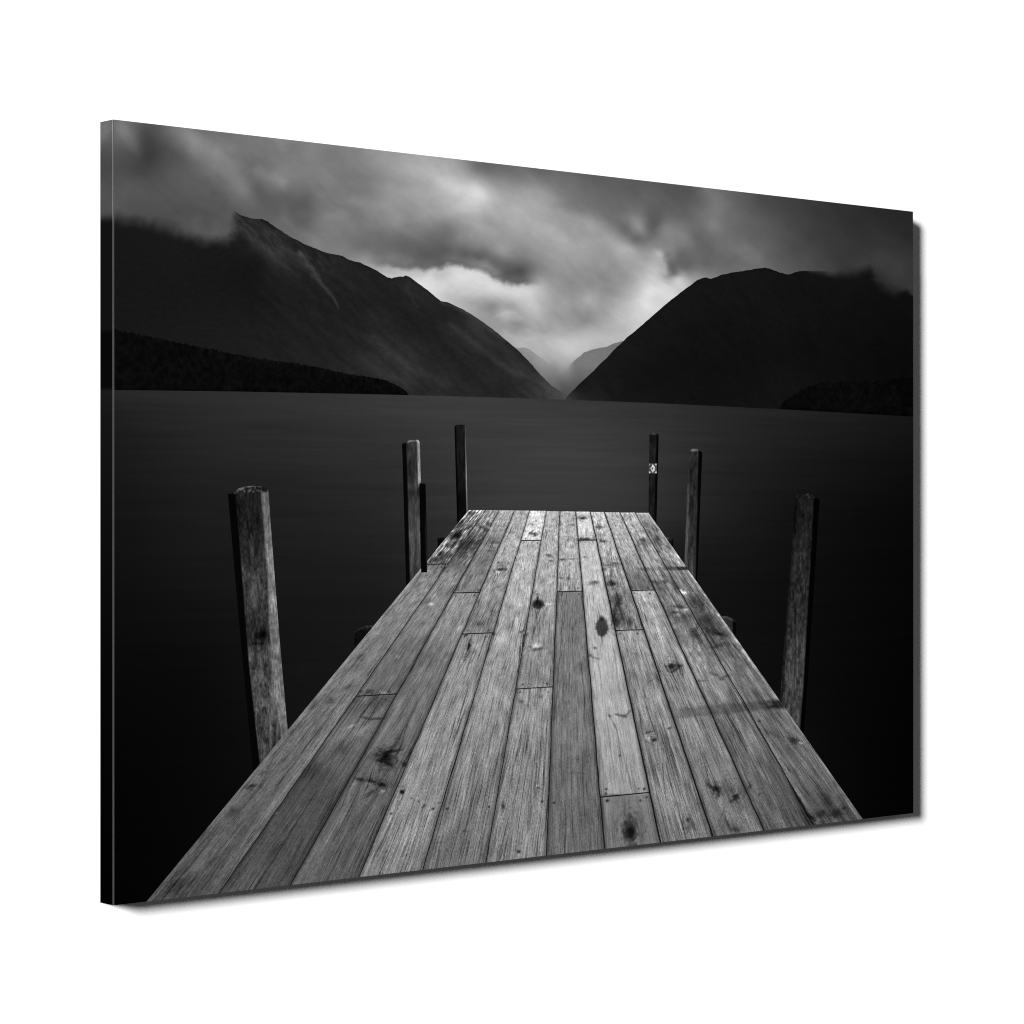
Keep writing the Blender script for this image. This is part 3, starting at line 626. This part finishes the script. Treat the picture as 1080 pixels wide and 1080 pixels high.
# knots: x, y, rx, ry, angle, darkness (negative is pale), hardness
KN = [
 (566.5, 637.5, 6.2, 5.2, 0, .64, 6), (566.5, 632, 1.6, 4, 0, .6, 3), (577, 637, 4, 1.8, 0, -.35, 3), (573, 638, 2, 1, 0, .4, 3),
 (634.2, 661.5, 6.8, 10.2, 0, .6, 12), (634, 673, 1.2, 5, 0, .3, 3), (634, 652, 3, 3, 0, .45, 3),
 (527.5, 600.6, 5.6, 1.8, -.1, .62, 3), (525, 603.5, 2.2, 1.2, 0, -.3, 3), (525.5, 593, 1.8, .9, 0, .45, 3),
 (566, 681, 5, 2.2, -.15, -.5, 3), (566, 684.6, 7, 1.4, -.15, .35, 3), (559, 682, 2, 1.6, 0, .35, 3),
 (707.5, 703, 4.6, 3.6, 0, .7, 3), (715, 702, 3.6, 2.4, .4, .5, 3), (712, 706, 6, 1.5, -.5, .35, 3),
 (664, 876, 7.2, 10.5, 0, .55, 4), (664.5, 878.5, 4.2, 6.5, 0, .6, 4), (663, 862, 2.2, 5, 0, .3, 3),
 (754.4, 832, 4.4, 3.2, .5, .66, 3), (748, 829, 6, 2, .9, .35, 3), (775.6, 839.5, 3.6, 2.4, -.4, .6, 3), (773, 844, 7, 1.8, -.4, .4, 3), (757, 838, 2.4, 4, .3, .4, 3),(764,834,12,8,.2,.2,2),
 (725, 864.5, 2.2, 2.2, 0, .55, 3), (726, 872, 3.5, 6, .2, .3, 3), (720, 868, 1.4, 8, -.1, .35, 3), (731, 870, 1.3, 8, -.35, .35, 3),
 (682.6, 777.6, 3.2, 2.6, 0, -.4, 3), (689.5, 780.3, 3.6, 1.8, .3, .6, 3), (705.5, 768, 3.2, 1.2, -.3, .4, 3), (684, 772, 4, 1.2, -.3, .35, 3),
 (657, 755, 5, 1.6, .2, .42, 3), (650, 753.5, 3, 1.4, .3, .36, 3), (643, 755, 2.6, 1.2, .5, .34, 3), (662, 752, 4, 1.3, -.8, .3, 3),
 (406.5, 799, 9, 5, .35, .55, 3), (411, 793, 11, 1.6, -.2, .6, 3), (408, 805, 7, 2.2, .5, .6, 3), (399, 802, 4, 2, .3, .4, 3), (403, 827.5, 4.5, 2.6, .4, .66, 3), (392, 824, 7, 2, .3, .55, 3), (379, 822, 6, 2, .2, .5, 3),
 (403, 834.6, 2.6, 1.8, -.4, -.55, 3), (387, 827, 3.4, 1.8, -.2, -.3, 3), (426, 806, 3, 2.4, 0, .5, 3), (423.4, 835.2, 2.6, 2.4, 0, .75, 5), (391, 835, 9, 1.2, -.5, .3, 3), (388, 839, 8, 1.2, -.6, .3, 3), (404, 815, 5, 4, .3, .2, 2),
 (645, 615.4, 4, 3.2, 0, .62, 3), (644, 606, 1.6, 5, 0, .4, 3), (650.5, 633, 6.2, 7.5, .1, .45, 3), (650, 634.5, 2.6, 1.6, 0, -.35, 3), (647, 648, 2, 12, .25, .42, 3), (655, 648, 1.4, 11, -.3, .36, 3), (650, 656, 3.6, 6, 0, .52, 3), (664, 656, 3.6, 4, .3, .42, 3), (652, 640, 10, 22, 0, .16, 2),
 (643.5, 596.5, 7.5, 2, 0, .36, 3), (643.5, 597.4, 2.4, 1, 0, -.5, 3), (637, 600, 2.6, 1.6, 0, .4, 3), (648, 594, 5, 1, .2, .4, 3),
 (632, 556, 4.5, 1.8, 0, .45, 3), (633, 560, 3, 2.6, 0, -.25, 3), (635.5, 570.6, 4.4, 1.8, 0, .46, 3),
 (616.8, 568.5, 7, 1.5, 0, .62, 3), (613.8, 546.5, 4, 1.5, 0, .62, 3), (618, 561, 1.2, 5, 0, .25, 3),
 (624, 615, 6, 2.4, -.1, .30, 3), (628, 613.6, 2, 1.2, 0, .3, 3), (616, 587.5, 1.8, .9, 0, .4, 3), (627, 683.3, 1.8, 1.2, 0, .45, 3), (622, 691, 2.6, 2, .3, .36, 3), (628, 694, 4, 1, .3, .25, 3),
 (592.5, 590, 3.6, .9, 0, .42, 3), (603, 589.5, 4.4, .8, 0, .36, 3), (603, 553.4, 2.4, .9, 0, .4, 3), (598, 569.5, 1.2, 1.2, 0, .35, 3), (591, 609.5, 2.4, 1.2, 0, .36, 3), (599, 610, 1.8, 2.4, .2, .36, 3),
 (562, 552.2, 4.5, 2.2, 0, .22, 3), (562.5, 551.6, 2.2, 1, 0, -.3, 3), (563, 563, 5, 1.6, .1, .5, 3), (563.6, 565.2, 1.6, 1, 0, .4, 3), (560, 561, 4, 1, -.6, .32, 3), (568, 561, 3.4, 1, .6, .3, 3),
 (520, 572, 5, 1.6, 0, .25, 3), (518, 574.6, 4, 1.2, .2, -.2, 3), (517, 581, 4, 1.2, 0, .28, 3), (579, 586, 3, 1.6, 0, .4, 3), (580, 591.5, 2.4, .8, 0, .4, 3),
 (508, 556.5, 7, 2, .4, .48, 3), (514, 553, 2, 4, .3, .45, 3), (502, 556, 4, 1.6, -.2, -.4, 3), (515, 556, 3, 1.4, .6, -.35, 3),
 (490, 577, 11, 7.5, -.75, .34, 2), (496, 568, 9, 5, -.8, .28, 2), (484, 588, 7, 4, -.7, .2, 2),
 (486, 553, 5, 3, -.6, .5, 3), (480, 566, 6, 3.2, -.5, .58, 3), (474, 575, 6, 3, -.4, .42, 3), (464, 584, 5, 2.4, -.4, .4, 3), (458, 590, 5, 2, -.2, .42, 3), (496, 541, 5, 2.2, 0, .5, 3),
 (490, 560, 1.2, 7, .6, -.55, 3), (484, 571, 1.2, 8, .65, -.5, 3), (474.5, 586, 2.6, 6, .6, -.45, 3), (500, 546, 2.6, 6, .75, -.38, 3), (478, 560, 3, 1, 0, -.4, 3), (470, 590, 3, 1.2, .4, -.4, 3), (506, 541.5, 3.4, 3, .6, -.25, 3),
 (453.6, 637.2, 3, 1.4, 0, -.55, 3), (418.5, 693, 2.6, 1.6, 0, -.25, 3), (404.5, 731, 4.4, 2.2, .3, -.35, 3), (389, 729.5, 5, 2.6, -.3, .36, 3), (400, 741, 10, 6, -.7, .2, 2), (494.5, 680.5, 1.2, 3.4, .3, .62, 3), (505, 658, 3, 2, .3, .26, 3), (491, 669.6, 1.6, 1.2, 0, .6, 3), (520, 668.6, 1.8, 1.4, 0, .5, 3),
 (551.5, 671.5, .9, 4, .1, .6, 3), (551, 680, 1, 3, .1, .5, 3), (548.5, 666.4, 1.5, 1, 0, .5, 3),
 (720.5, 624.6, 4.4, 1.8, .1, -.75, 3), (716.5, 622, 2.4, 1.4, .4, -.4, 3), (701, 613.5, 4, 2.2, 0, .4, 3), (712, 618, 3.4, 7, -.5, .32, 3), (690, 614, 6, 1.6, .2, .25, 3), (678, 569.5, 4, 2, 0, .32, 3), (676, 575, 7, 4, .5, .2, 2), (692, 567, 3.6, 4, .4, .3, 3), (695, 572, 5, 2.6, .8, .25, 3),
 (722, 643, 3, 1.2, 0, -.35, 3), (716, 640, 8, 1.8, .1, .42, 3), (711, 646, 5, 1.6, 0, .4, 3), (722, 652, 8, 6, .6, .34, 2.4), (736, 636, 5, 9, -.6, .34, 2.4), (742, 654, 8, 7, .6, .30, 2.4), (752, 666, 10, 4, .3, .42, 3), (731, 669, 5, 8, -.3, .32, 2.4), (760, 669, 8, 2, .2, .35, 3), (757, 681, 9, 2.2, -.2, .3, 3), (762, 676, 3, 1.2, .3, -.3, 3), (727, 655, 2.4, 6, -.5, -.22, 3),
 (760, 716, 3, 2, .2, .32, 3), (752, 711, 5, 1.6, .3, .3, 3), (765, 713, 4, 1, -.3, .3, 3), (740, 718, 5, 1.2, 0, .25, 3),
 (836, 781, 6, 4, .5, .5, 2.6), (844, 783.4, 2.2, 1.2, .4, -.6, 3), (812, 773, 7, 3, .4, .25, 2.4), (800, 760.5, 1.6, 1.2, 0, .5, 3),
 (855, 862, 7, 2.4, .4, .55, 3), (866, 858, 5, 3.6, 0, .4, 2.4), (881, 858, 9, 4.5, -.2, .45, 2.6), (890, 852, 3, 2, .3, .4, 3), (872, 846, 6, 9, -.6, .25, 2), (862, 864, 4, 1.4, .2, -.35, 3),
 (790, 829, 1.6, 3, .3, .4, 3), (800, 838, 1, 2, 0, .35, 3), (770, 871, 12, 5, .6, .25, 2.4), (775, 875, 5, 2.4, 0, .3, 3),
 (679, 832, 1.6, 1.6, 0, .6, 3), (638.5, 837, 1, 2.2, 0, .6, 3), (639.5, 844.5, 1.2, 1.6, 0, .6, 3), (681.5, 840.6, 1.2, 1.2, 0, .5, 3), (653, 797, 1.2, 1.2, 0, .5, 3), (648, 838.5, 5, .9, 0, .4, 3),
 (571, 845.5, 1.5, 1.5, 0, .55, 3), (583.8, 846.6, 1.4, 1.4, 0, .55, 3), (546.3, 898, 2.2, 1.5, 0, .65, 3), (566, 828.6, 2.2, 2, .3, -.25, 3), (567.5, 831, 2.6, 1, .6, .3, 3), (530, 850, 1.4, 2.8, 0, .6, 3), (515, 851, 1.2, 1.2, 0, .6, 3), (456, 853, 1.8, 1.5, 0, .6, 3), (471, 853, 1.6, 1.2, 0, .5, 3), (412, 858, 1.4, 1.4, 0, .55, 3), (447, 850, 2.6, 1.2, -.8, .45, 3), (434, 842, 2, 1, .3, .4, 3), (441, 845, 1.8, .9, .2, .4, 3), (462, 847, 1.8, .9, 0, .3, 3), (488.5, 876.5, 1.4, 1.4, 0, .4, 3),
 (608.5, 800, 4, 9, 0, -.14, 2.4), (608.5, 800, 2, 5.5, 0, .22, 3), (609, 815, 7, 1, 0, .16, 3),
 (549, 740, 3, 2, .4, .3, 3), (570, 735, 3, 2, -.4, .25, 3),
 (265, 829, 5, 1.6, -.2, .5, 3), (262, 832, 5, 1.6, .2, .3, 3), (291.4, 857, 1.6, 1.4, 0, -.6, 3), (246, 855, 8, 5, -.4, .3, 2), (212, 880, 9, 6, -.6, .2, 2), (185, 935, 14, 7, -.5, .32, 2), (210, 915, 10, 5, -.6, -.18, 2), (236, 890, 5, 9, .5, -.16, 2), (290, 895, 12, 6, -.8, .22, 2), (300, 800, 6, 1.2, -.8, .3, 3), (330, 745, 7, 3, -.7, .26, 2.4), (348, 739, 5, 3, -.6, .3, 2.4), (365, 725, 6, 2, -.6, .24, 2.4), (345, 716, 8, 2.6, -.8, -.2, 2.4), (378, 692, 6, 2, -.7, .3, 2.4), (330, 815, 14, 8, -.75, .22, 2), (360, 790, 8, 5, -.7, .24, 2), (382, 770, 10, 2.6, -.7, -.3, 2.6), (370, 766, 7, 1.6, -.3, -.32, 3), (396, 758, 8, 1.2, -.1, .38, 3), (384, 757, 5, 1.2, .2, .36, 3),
]
# cracks and checks: polyline, width, darkness
CR = [
 ([(391, 740), (378, 757), (366, 776), (350, 795), (335, 815)], .8, .45), ([(327, 808), (318, 824)], 1.1, .6), ([(290, 793), (276, 822), (258, 840)], .7, .35), ([(286, 812), (272, 831), (255, 852), (240, 870)], .8, .5),
 ([(205, 926), (188, 946)], .9, .45), ([(252, 920), (240, 940)], 1.0, .55), ([(262, 905), (250, 930)], .7, .4), ([(400, 732), (385, 748), (378, 757)], .7, .5),
 ([(640, 752), (650, 770), (655, 790), (660, 806), (659, 825)], .75, .5), ([(672, 720), (679, 740), (684, 760)], .7, .35), ([(690, 765), (697, 790), (700, 830), (706, 868)], .8, .5), ([(699, 790), (704, 815), (712, 850)], .9, .5),
 ([(701, 775), (708, 810), (716, 845), (719, 868)], .7, .45), ([(681, 722), (690, 715), (696, 718)], .8, .4), ([(670, 690), (676, 712), (680, 735)], 1.6, .3), ([(684, 790), (690, 825), (693, 850)], .7, .35),
 ([(688, 636), (694, 652), (699, 665)], .9, .3), ([(676, 628), (690, 650), (694, 668), (700, 690)], 1.2, -.2), ([(692, 630), (704, 660)], .9, .28), ([(712, 706), (720, 720), (726, 735)], .9, .35), ([(708, 710), (722, 745)], .7, .3),
 ([(760, 690), (790, 740), (820, 790), (850, 840)], .7, .3), ([(812, 752), (826, 778)], .8, .4), ([(822, 800), (850, 835), (873, 862)], .9, .5), ([(740, 760), (752, 800), (770, 835)], 1.6, .22), ([(768, 752), (790, 800), (810, 840)], 1.4, .2),
 ([(762, 845), (766, 870)], .7, .4), ([(775, 848), (786, 878)], .7, .35), ([(765, 850), (755, 872)], .7, .35),
 ([(600, 598), (598, 625)], .7, .3), ([(595, 600), (597, 612), (600, 622)], .7, .35), ([(545, 690), (540, 725)], .7, .3), ([(562, 600), (558, 640), (553, 668)], .7, .35), ([(573, 645), (566, 672)], 1.0, .4), ([(570, 650), (561, 670)], .7, .35),
 ([(480, 770), (470, 800)], 1.0, .35), ([(468, 765), (461, 800)], .8, .35), ([(510, 700), (500, 740), (492, 775)], 1.3, -.22), ([(497, 780), (490, 830), (484, 870)], 1.6, -.16), ([(502, 800), (497, 840), (489, 880), (484, 905)], 1.0, .35), ([(520, 560), (527, 540)], .7, .3),
 ([(535, 750), (527, 790), (520, 820)], .8, .35), ([(556, 740), (545, 775), (540, 800)], .8, .4), ([(562, 735), (552, 780)], .7, .35), ([(548, 820), (540, 850), (534, 880), (531, 905)], .9, .45), ([(560, 850), (553, 905)], .7, .35), ([(527, 860), (523, 908)], .7, .3), ([(570, 860), (565, 903)], .6, .3),
 ([(626, 840), (632, 870)], .7, .35), ([(595, 845), (598, 890)], .7, .3), ([(610, 840), (611, 890)], .7, .3), ([(603, 860), (604, 895)], .6, .25), ([(622, 855), (628, 890)], .7, .3),
 ([(650, 842), (651, 880)], .7, .3), ([(670, 842), (676, 870)], .7, .3), ([(656, 842), (658, 860)], .6, .3), ([(405, 850), (396, 870), (389, 885)], .9, .5), ([(386, 850), (374, 876)], .8, .4), ([(397, 840), (383, 868), (372, 890)], .7, .35), ([(400, 894), (384, 905)], .9, .4),
 ([(424, 690), (412, 712), (402, 728)], .8, .3), ([(500, 685), (492, 705), (487, 725)], .9, .4), ([(512, 672), (505, 692)], .7, .3), ([(440, 612), (425, 632), (408, 648)], .7, .35), ([(385, 690), (380, 697)], 1.4, .5),
 ([(668, 560), (684, 590), (690, 602)], .9, -.2), ([(675, 545), (690, 572), (700, 590), (716, 620)], .8, .28), ([(706, 582), (724, 602), (740, 620)], 1.4, -.3), ([(729, 652), (748, 676)], .9, -.3), ([(731, 655), (750, 682)], .7, .45),
]
def hardblob(x, y, cx, cy, rx, ry, ang, p, seed):
    n = 1 + ((.62 if max(rx, ry) > 2.2 else .3) if p < 4 else .2) * fbm(x / 2.0, y / 1.7, seed, 3, .6)
    c, s = math.cos(ang), math.sin(ang); dx = x - cx; dy = y - cy
    u = (dx * c + dy * s) / rx; v = (-dx * s + dy * c) / ry
    return np.exp(-(np.hypot(u, v) * n) ** p)

def deck_tone(i, x, y, f, U, V):
    t = interp(PL[i][1], y)
    t = t * (1 + .07 * fbm(x / 9 + i * 7.1, y / 16, 700 + i, 4))
    g = np.ones(len(x))
    xmin, xmax, ymin, ymax = x.min() - 12, x.max() + 12, y.min() - 12, y.max() + 12
    for k, (cx, cy, rx, ry, an, d, p) in enumerate(KN):
        if xmin < cx < xmax and ymin < cy < ymax:
            dd = float(np.clip(d * (1.12 if d > 0 else 1.1), -.8, .88))
            g *= 1 - dd * hardblob(x, y, cx, cy, rx, ry, an, p, 800 + k)
            if d > .5 and max(rx, ry) > 3 and p < 6:       # growth rings round the knot
                c_, s_ = math.cos(an), math.sin(an)
                q = np.hypot(((x - cx) * c_ + (y - cy) * s_) / (rx + 1), (-(x - cx) * s_ + (y - cy) * c_) / (ry + 1.4)) + .55 * fbm(x / 5, y / 5, 850 + k, 2)
                g *= 1 - .34 * (.5 + .5 * np.sin(q * 7.5)) * np.exp(-((q - 1.1) / .95) ** 2) * (.6 + .8 * fbm(x / 4, y / 4, 870 + k, 2))
    wx = x + .45 * fbm(x / 6, y / 9, 610, 2); brk = .55 + .75 * fbm(x / 5, y / 9, 615, 3)
    for pts, w, d in CR:
        if any(xmin < p[0] < xmax and ymin < p[1] < ymax for p in pts):
            g *= 1 - d * np.clip(brk, .1, 1) * seg_stroke(wx, y, pts, w * .85, w * .5)
    # cast shadows of the right posts, as the picture shows them across the boards
    bx = sstep(688, 706, x); yc = 599.6 - .01 * (x - 700)
    g *= 1 - (.30 + .38 * sstep(705, 722, x)) * bx * sstep(2.6, 1.0, np.abs(y - yc))
    g *= 1 - .18 * sstep(664, 672, x) * sstep(692, 684, x) * sstep(2.2, 1.0, np.abs(y - 600.2))
    yb = 752.5 - (x - 712) * .094; hw = 5.4 - .6 * sstep(780, 826, x)
    g *= 1 - (.10 * sstep(696, 716, x) + .14 * sstep(710, 724, x) + .42 * sstep(802, 824, x + 14 * fbm(x / 6, y / 2.5, 617, 3))) * sstep(hw + 2.0, hw - 2.4, np.abs(y - yb + .8 * fbm(x / 9, y / 9, 618, 2)))
    # right edge lip, left edge highlight, darker board sides along the seams
    if i == 11: t = t + 84 * np.exp(-((f - .945) / .06) ** 2) * np.interp(y, [540, 575, 600, 680, 720, 868], [.2, .7, .9, .9, .45, .2]) * (.7 + .5 * fbm(x / 4, y / 8, 720))
    if i == 0: t = t + 55 * np.exp(-((f - .05) / .05) ** 2) * np.interp(y, [540, 600, 650, 951], [1, .6, .3, .15])  # thin lit highlight put into the left edge tone
    if i == 0: t = t + 16 * np.exp(-((f - .9) / .09) ** 2) * sstep(690, 760, y)
    fl = fbm(U * 75, V * 3.2, 731, 3, .6); fl2 = fbm(U * 120, V * 9, 733, 2)
    far_peel = (.85 if i == 0 else .4 if i == 1 else 0) * sstep(600, 590, y)
    t = t * (1 + far_peel * (1.15 * fl + .5 * fl2)) + far_peel * 70 * sstep(.22, .42, fl)
    worn = {2: .2, 3: .14, 8: .28, 9: .2, 10: .42, 11: .46}.get(i, .10)
    t = t * (1 + worn * fbm(U * 55, V * 3.5, 741 + i, 4, .65))
    if i in (10, 11): t *= 1 + .22 * fbm(x / 4, y / 5, 735, 4) * sstep(600, 630, y) * sstep(730, 690, y)
    t = t * g
    t *= 1 - .28 * (np.exp(-(f / .05) ** 2) + np.exp(-((1 - f) / .05) ** 2)) * (0 < i < 11)
    t += 14 * np.exp(-((y - np.interp(x, [494, 683], [538.6, 541.6])) / 1.2) ** 2)
    return np.clip(t, 8, 240)

# dark bed under the boards: it shows as the seams
eps = .0006
fy = np.linspace(0, 1, 120)[:, None]
b_top = max(B_FAR) - .0004
Bv = b_top + (-H / 2 - b_top) * fy
al = line_a(0, Bv) + eps; ar = line_a(12, Bv) - eps
fx = np.linspace(0, 1, 40)[None, :]
Ab = al + (ar - al) * fx; Bb = np.repeat(Bv, 40, 1)
xx, yy2 = to_xy(Ab, Bb)
far_clip = np.minimum(Bb, np.interp(xx, [494, 683], [to_ab(494, 538.4)[1], to_ab(683, 541.4)[1]]))
bed = grid_mesh('printed_jetty', place(Ab, far_clip, 6), M_WOOD, np.interp(yy2.ravel(), [538, 600, 950], [34, 24, 20]), np.stack(deck_uv(Ab, Bb), -1), .3)
bed['label'] = 'weathered plank jetty running out from the bottom edge to the lake'

rng = np.random.default_rng(4)
for i in range(12):                            # nail heads beside every butt joint
    for yj in PL[i][0]:
        for off_y in (-4.2, 4.6):
            k_ = (yj - 424) / 300; yn = yj + off_y * k_
            xa, xb = to_xy(line_a(i, to_ab(500, yn)[1]), to_ab(500, yn)[1])[0], to_xy(line_a(i + 1, to_ab(500, yn)[1]), to_ab(500, yn)[1])[0]
            for f_ in (.16, .84):
                KN.append((float(xa + (xb - xa) * (f_ + rng.uniform(-.05, .05))), float(yn + rng.uniform(-.6, .6)), 1.25 * k_ ** .5, 1.1 * k_ ** .5, 0, rng.uniform(.3, .55), 3))
for i in range(12):
    joints, _t = PL[i]
    bj = []
    for yj in joints:
        xm = .5 * (np.interp(yj, [LINES[i][0][1], LINES[i][1][1]], [LINES[i][0][0], LINES[i][1][0]]) + np.interp(yj, [LINES[i + 1][0][1], LINES[i + 1][1][1]], [LINES[i + 1][0][0], LINES[i + 1][1][0]]))
        bj.append(float(to_ab(xm, yj)[1]))
    cuts = [B_FAR[i]] + bj + [-H / 2]
    off = rng.uniform(0, 40, 2)
    for k in range(len(cuts) - 1):
        b0, b1 = cuts[k], cuts[k + 1]
        g0 = 0 if k == 0 else .00045; g1 = 0 if k == len(cuts) - 2 else .00045
        if (i, k) in ((7, 1), (7, 2)): g0 = .0007
        b0 -= g0; b1 += g1
        ym0 = to_xy(.4, b0)[1]; ym1 = to_xy(.4, b1)[1]
        ny = max(8, int((ym1 - ym0) / .75))
        Bv = np.linspace(b0, b1, ny)[:, None]
        Zl = Z0 + line_a(i, Bv) * wd[1]
        pxm = Zl / (F * (wd[0] - 0.0))                     # metres on the canvas per picture pixel, about
        wob = lambda s: (.48 * fbm(Bv * 90, Bv * 0 + s * 3.3, 900 + s, 3)) * pxm
        shrink = np.interp(to_xy(line_a(i, Bv), Bv)[1], [538, 620, 900], [.55, .8, 1.1])
        la = line_a(i, Bv) + (GAPS[i] * shrink) * pxm + wob(i) * (0 < i)
        ra = line_a(i + 1, Bv) - (GAPS[i + 1] * shrink) * pxm + wob(i + 1) * (i < 11)
        wpx = float((ra - la).max() / pxm.mean())
        nx = max(10, int(wpx / .85))
        f = np.linspace(0, 1, nx)[None, :]
        A = la + (ra - la) * f; B = np.repeat(Bv, nx, 1)
        x, y = to_xy(A, B)
        U, V = deck_uv(A, B)
        # grain bends round the knots
        for (cx, cy, rx, ry, an, d, p) in KN:
            if d > .45 and (x.min() < cx < x.max()) and (y.min() < cy < y.max()) and max(rx, ry) > 2.5:
                ku, kv = deck_uv(*to_ab(cx, cy))
                ru = .028 + .0009 * rx; rv = .16
                U = U - (U - ku) * .75 * np.exp(-((U - ku) / ru) ** 2 - ((V - kv) / rv) ** 2)
        slant = rng.uniform(-.012, .012)
        U = U + off[0] + slant * V + k * 3.7; V = V + off[1] + k * 5.3
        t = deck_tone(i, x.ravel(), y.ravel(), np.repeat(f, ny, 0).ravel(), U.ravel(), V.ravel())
        yr0 = y.ravel()
        am = np.interp(y.ravel(), [538, 600, 700, 950], [1.3, 1.12, .94, .84])
        if i == 7: am = am * .55
        if i == 6 and k == 1: am = am * .85
        if i in (0, 1, 2): am = am * np.interp(yr0, [600, 700], [1.0, .84])
        yr = y.ravel(); xr_ = x.ravel()
        gr = np.full(len(yr), .07)
        if i == 0: gr = np.interp(yr, [538, 594, 600, 660, 720, 951], [.35, .35, .12, .24, .30, .42])
        if i == 1: gr = np.interp(yr, [538, 600, 720, 760, 800, 940], [.12, .05, .12, .20, .18, .26])
        if i == 2: gr = gr + .12 * np.exp(-((yr - 812) / 22) ** 2)
        if i == 8: gr = gr + .22 * np.exp(-((yr - 635) / 30) ** 2)
        if i in (10, 11): gr = np.interp(yr, [538, 600, 625, 690, 730, 800, 868], [.08, .10, .30, .28, .10, .10, .16])
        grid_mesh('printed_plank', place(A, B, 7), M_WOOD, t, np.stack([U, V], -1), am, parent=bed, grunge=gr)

# short dark post standing against the left edge of the deck, in front of the boards
post('printed_post', [(510.5, 441.4, 447.8), (560, 442.4, 448.9), (603.6, 443.4, 450)], [(0, 0), (.3, 1.6), (.7, 1.8), (1, 0)],
     lambda x, y, f: np.clip(5 + 45 * np.exp(-np.clip(y - 509, 0, 9) / .9) + 22 * edge(f, .85, .1) * sstep(530, 560, y), 3, 90), 8, .3,
     'short black post leaning on the taller squared post at the left edge of the jetty')

# ---------------------------------------------------------------- the white wall
mw, nw, bw = mat('white_wall_paint'); gw = G(nw)
tc = nw.nodes.new('ShaderNodeTexCoord').outputs['Object']
n1 = gw.noise(tc, (3, 3, 3), 3)
val = gw.m('ADD', .87, gw.m('MULTIPLY', n1, .02))
cb = nw.nodes.new('ShaderNodeCombineColor')
for k in range(3): nw.links.new(val, cb.inputs[k])
nw.links.new(cb.outputs[0], bw.inputs['Base Color']); bw.inputs['Roughness'].default_value = .9
wall = box('backdrop', -3.0, 5.0, T, T + .12, -.6, 3.6, mw, None)
wall['kind'] = 'structure'

# ---------------------------------------------------------------- light
tr = np.array([.0366, .0183, -.0108]); tr /= np.linalg.norm(tr)      # the way the light travels
D = 20.0
ld = bpy.data.lights.new('studio_lamp', 'AREA'); ld.shape = 'ELLIPSE'; ld.size = D * .17; ld.size_y = D * .27; ld.energy = 11600
lo = bpy.data.objects.new('studio_lamp', ld); COL.objects.link(lo)
mid = np.array([W / 2, 0, CZ])
lo.location = tuple(mid - tr * D)
from mathutils import Vector
lo.rotation_euler = Vector(tuple(tr)).to_track_quat('-Z', 'Y').to_euler()
w = bpy.data.worlds.new('World'); S.world = w; w.use_nodes = True
w.node_tree.nodes['Background'].inputs[0].default_value = (1, 1, 1, 1)
w.node_tree.nodes['Background'].inputs[1].default_value = .07

# ---------------------------------------------------------------- camera
cd = bpy.data.cameras.new('camera'); cam = bpy.data.objects.new('camera', cd); COL.objects.link(cam)
cd.sensor_width = 36; cd.lens = F / 1080 * 36; cd.clip_end = 100
right = np.array([wd[0], -wd[1]]); fwd = np.array([wd[1], wd[0]])
p = right * X0 + fwd * Z0                        # from the camera to the print's left front edge
cam.location = (-p[0], -p[1], CZ)
cam.rotation_euler = (math.pi / 2, 0, -math.atan2(fwd[0], fwd[1]))
cd.shift_y = (HZ - 540) / 1080
S.camera = cam
S.cycles.use_denoising = False
S.cycles.filter_width = 1.15
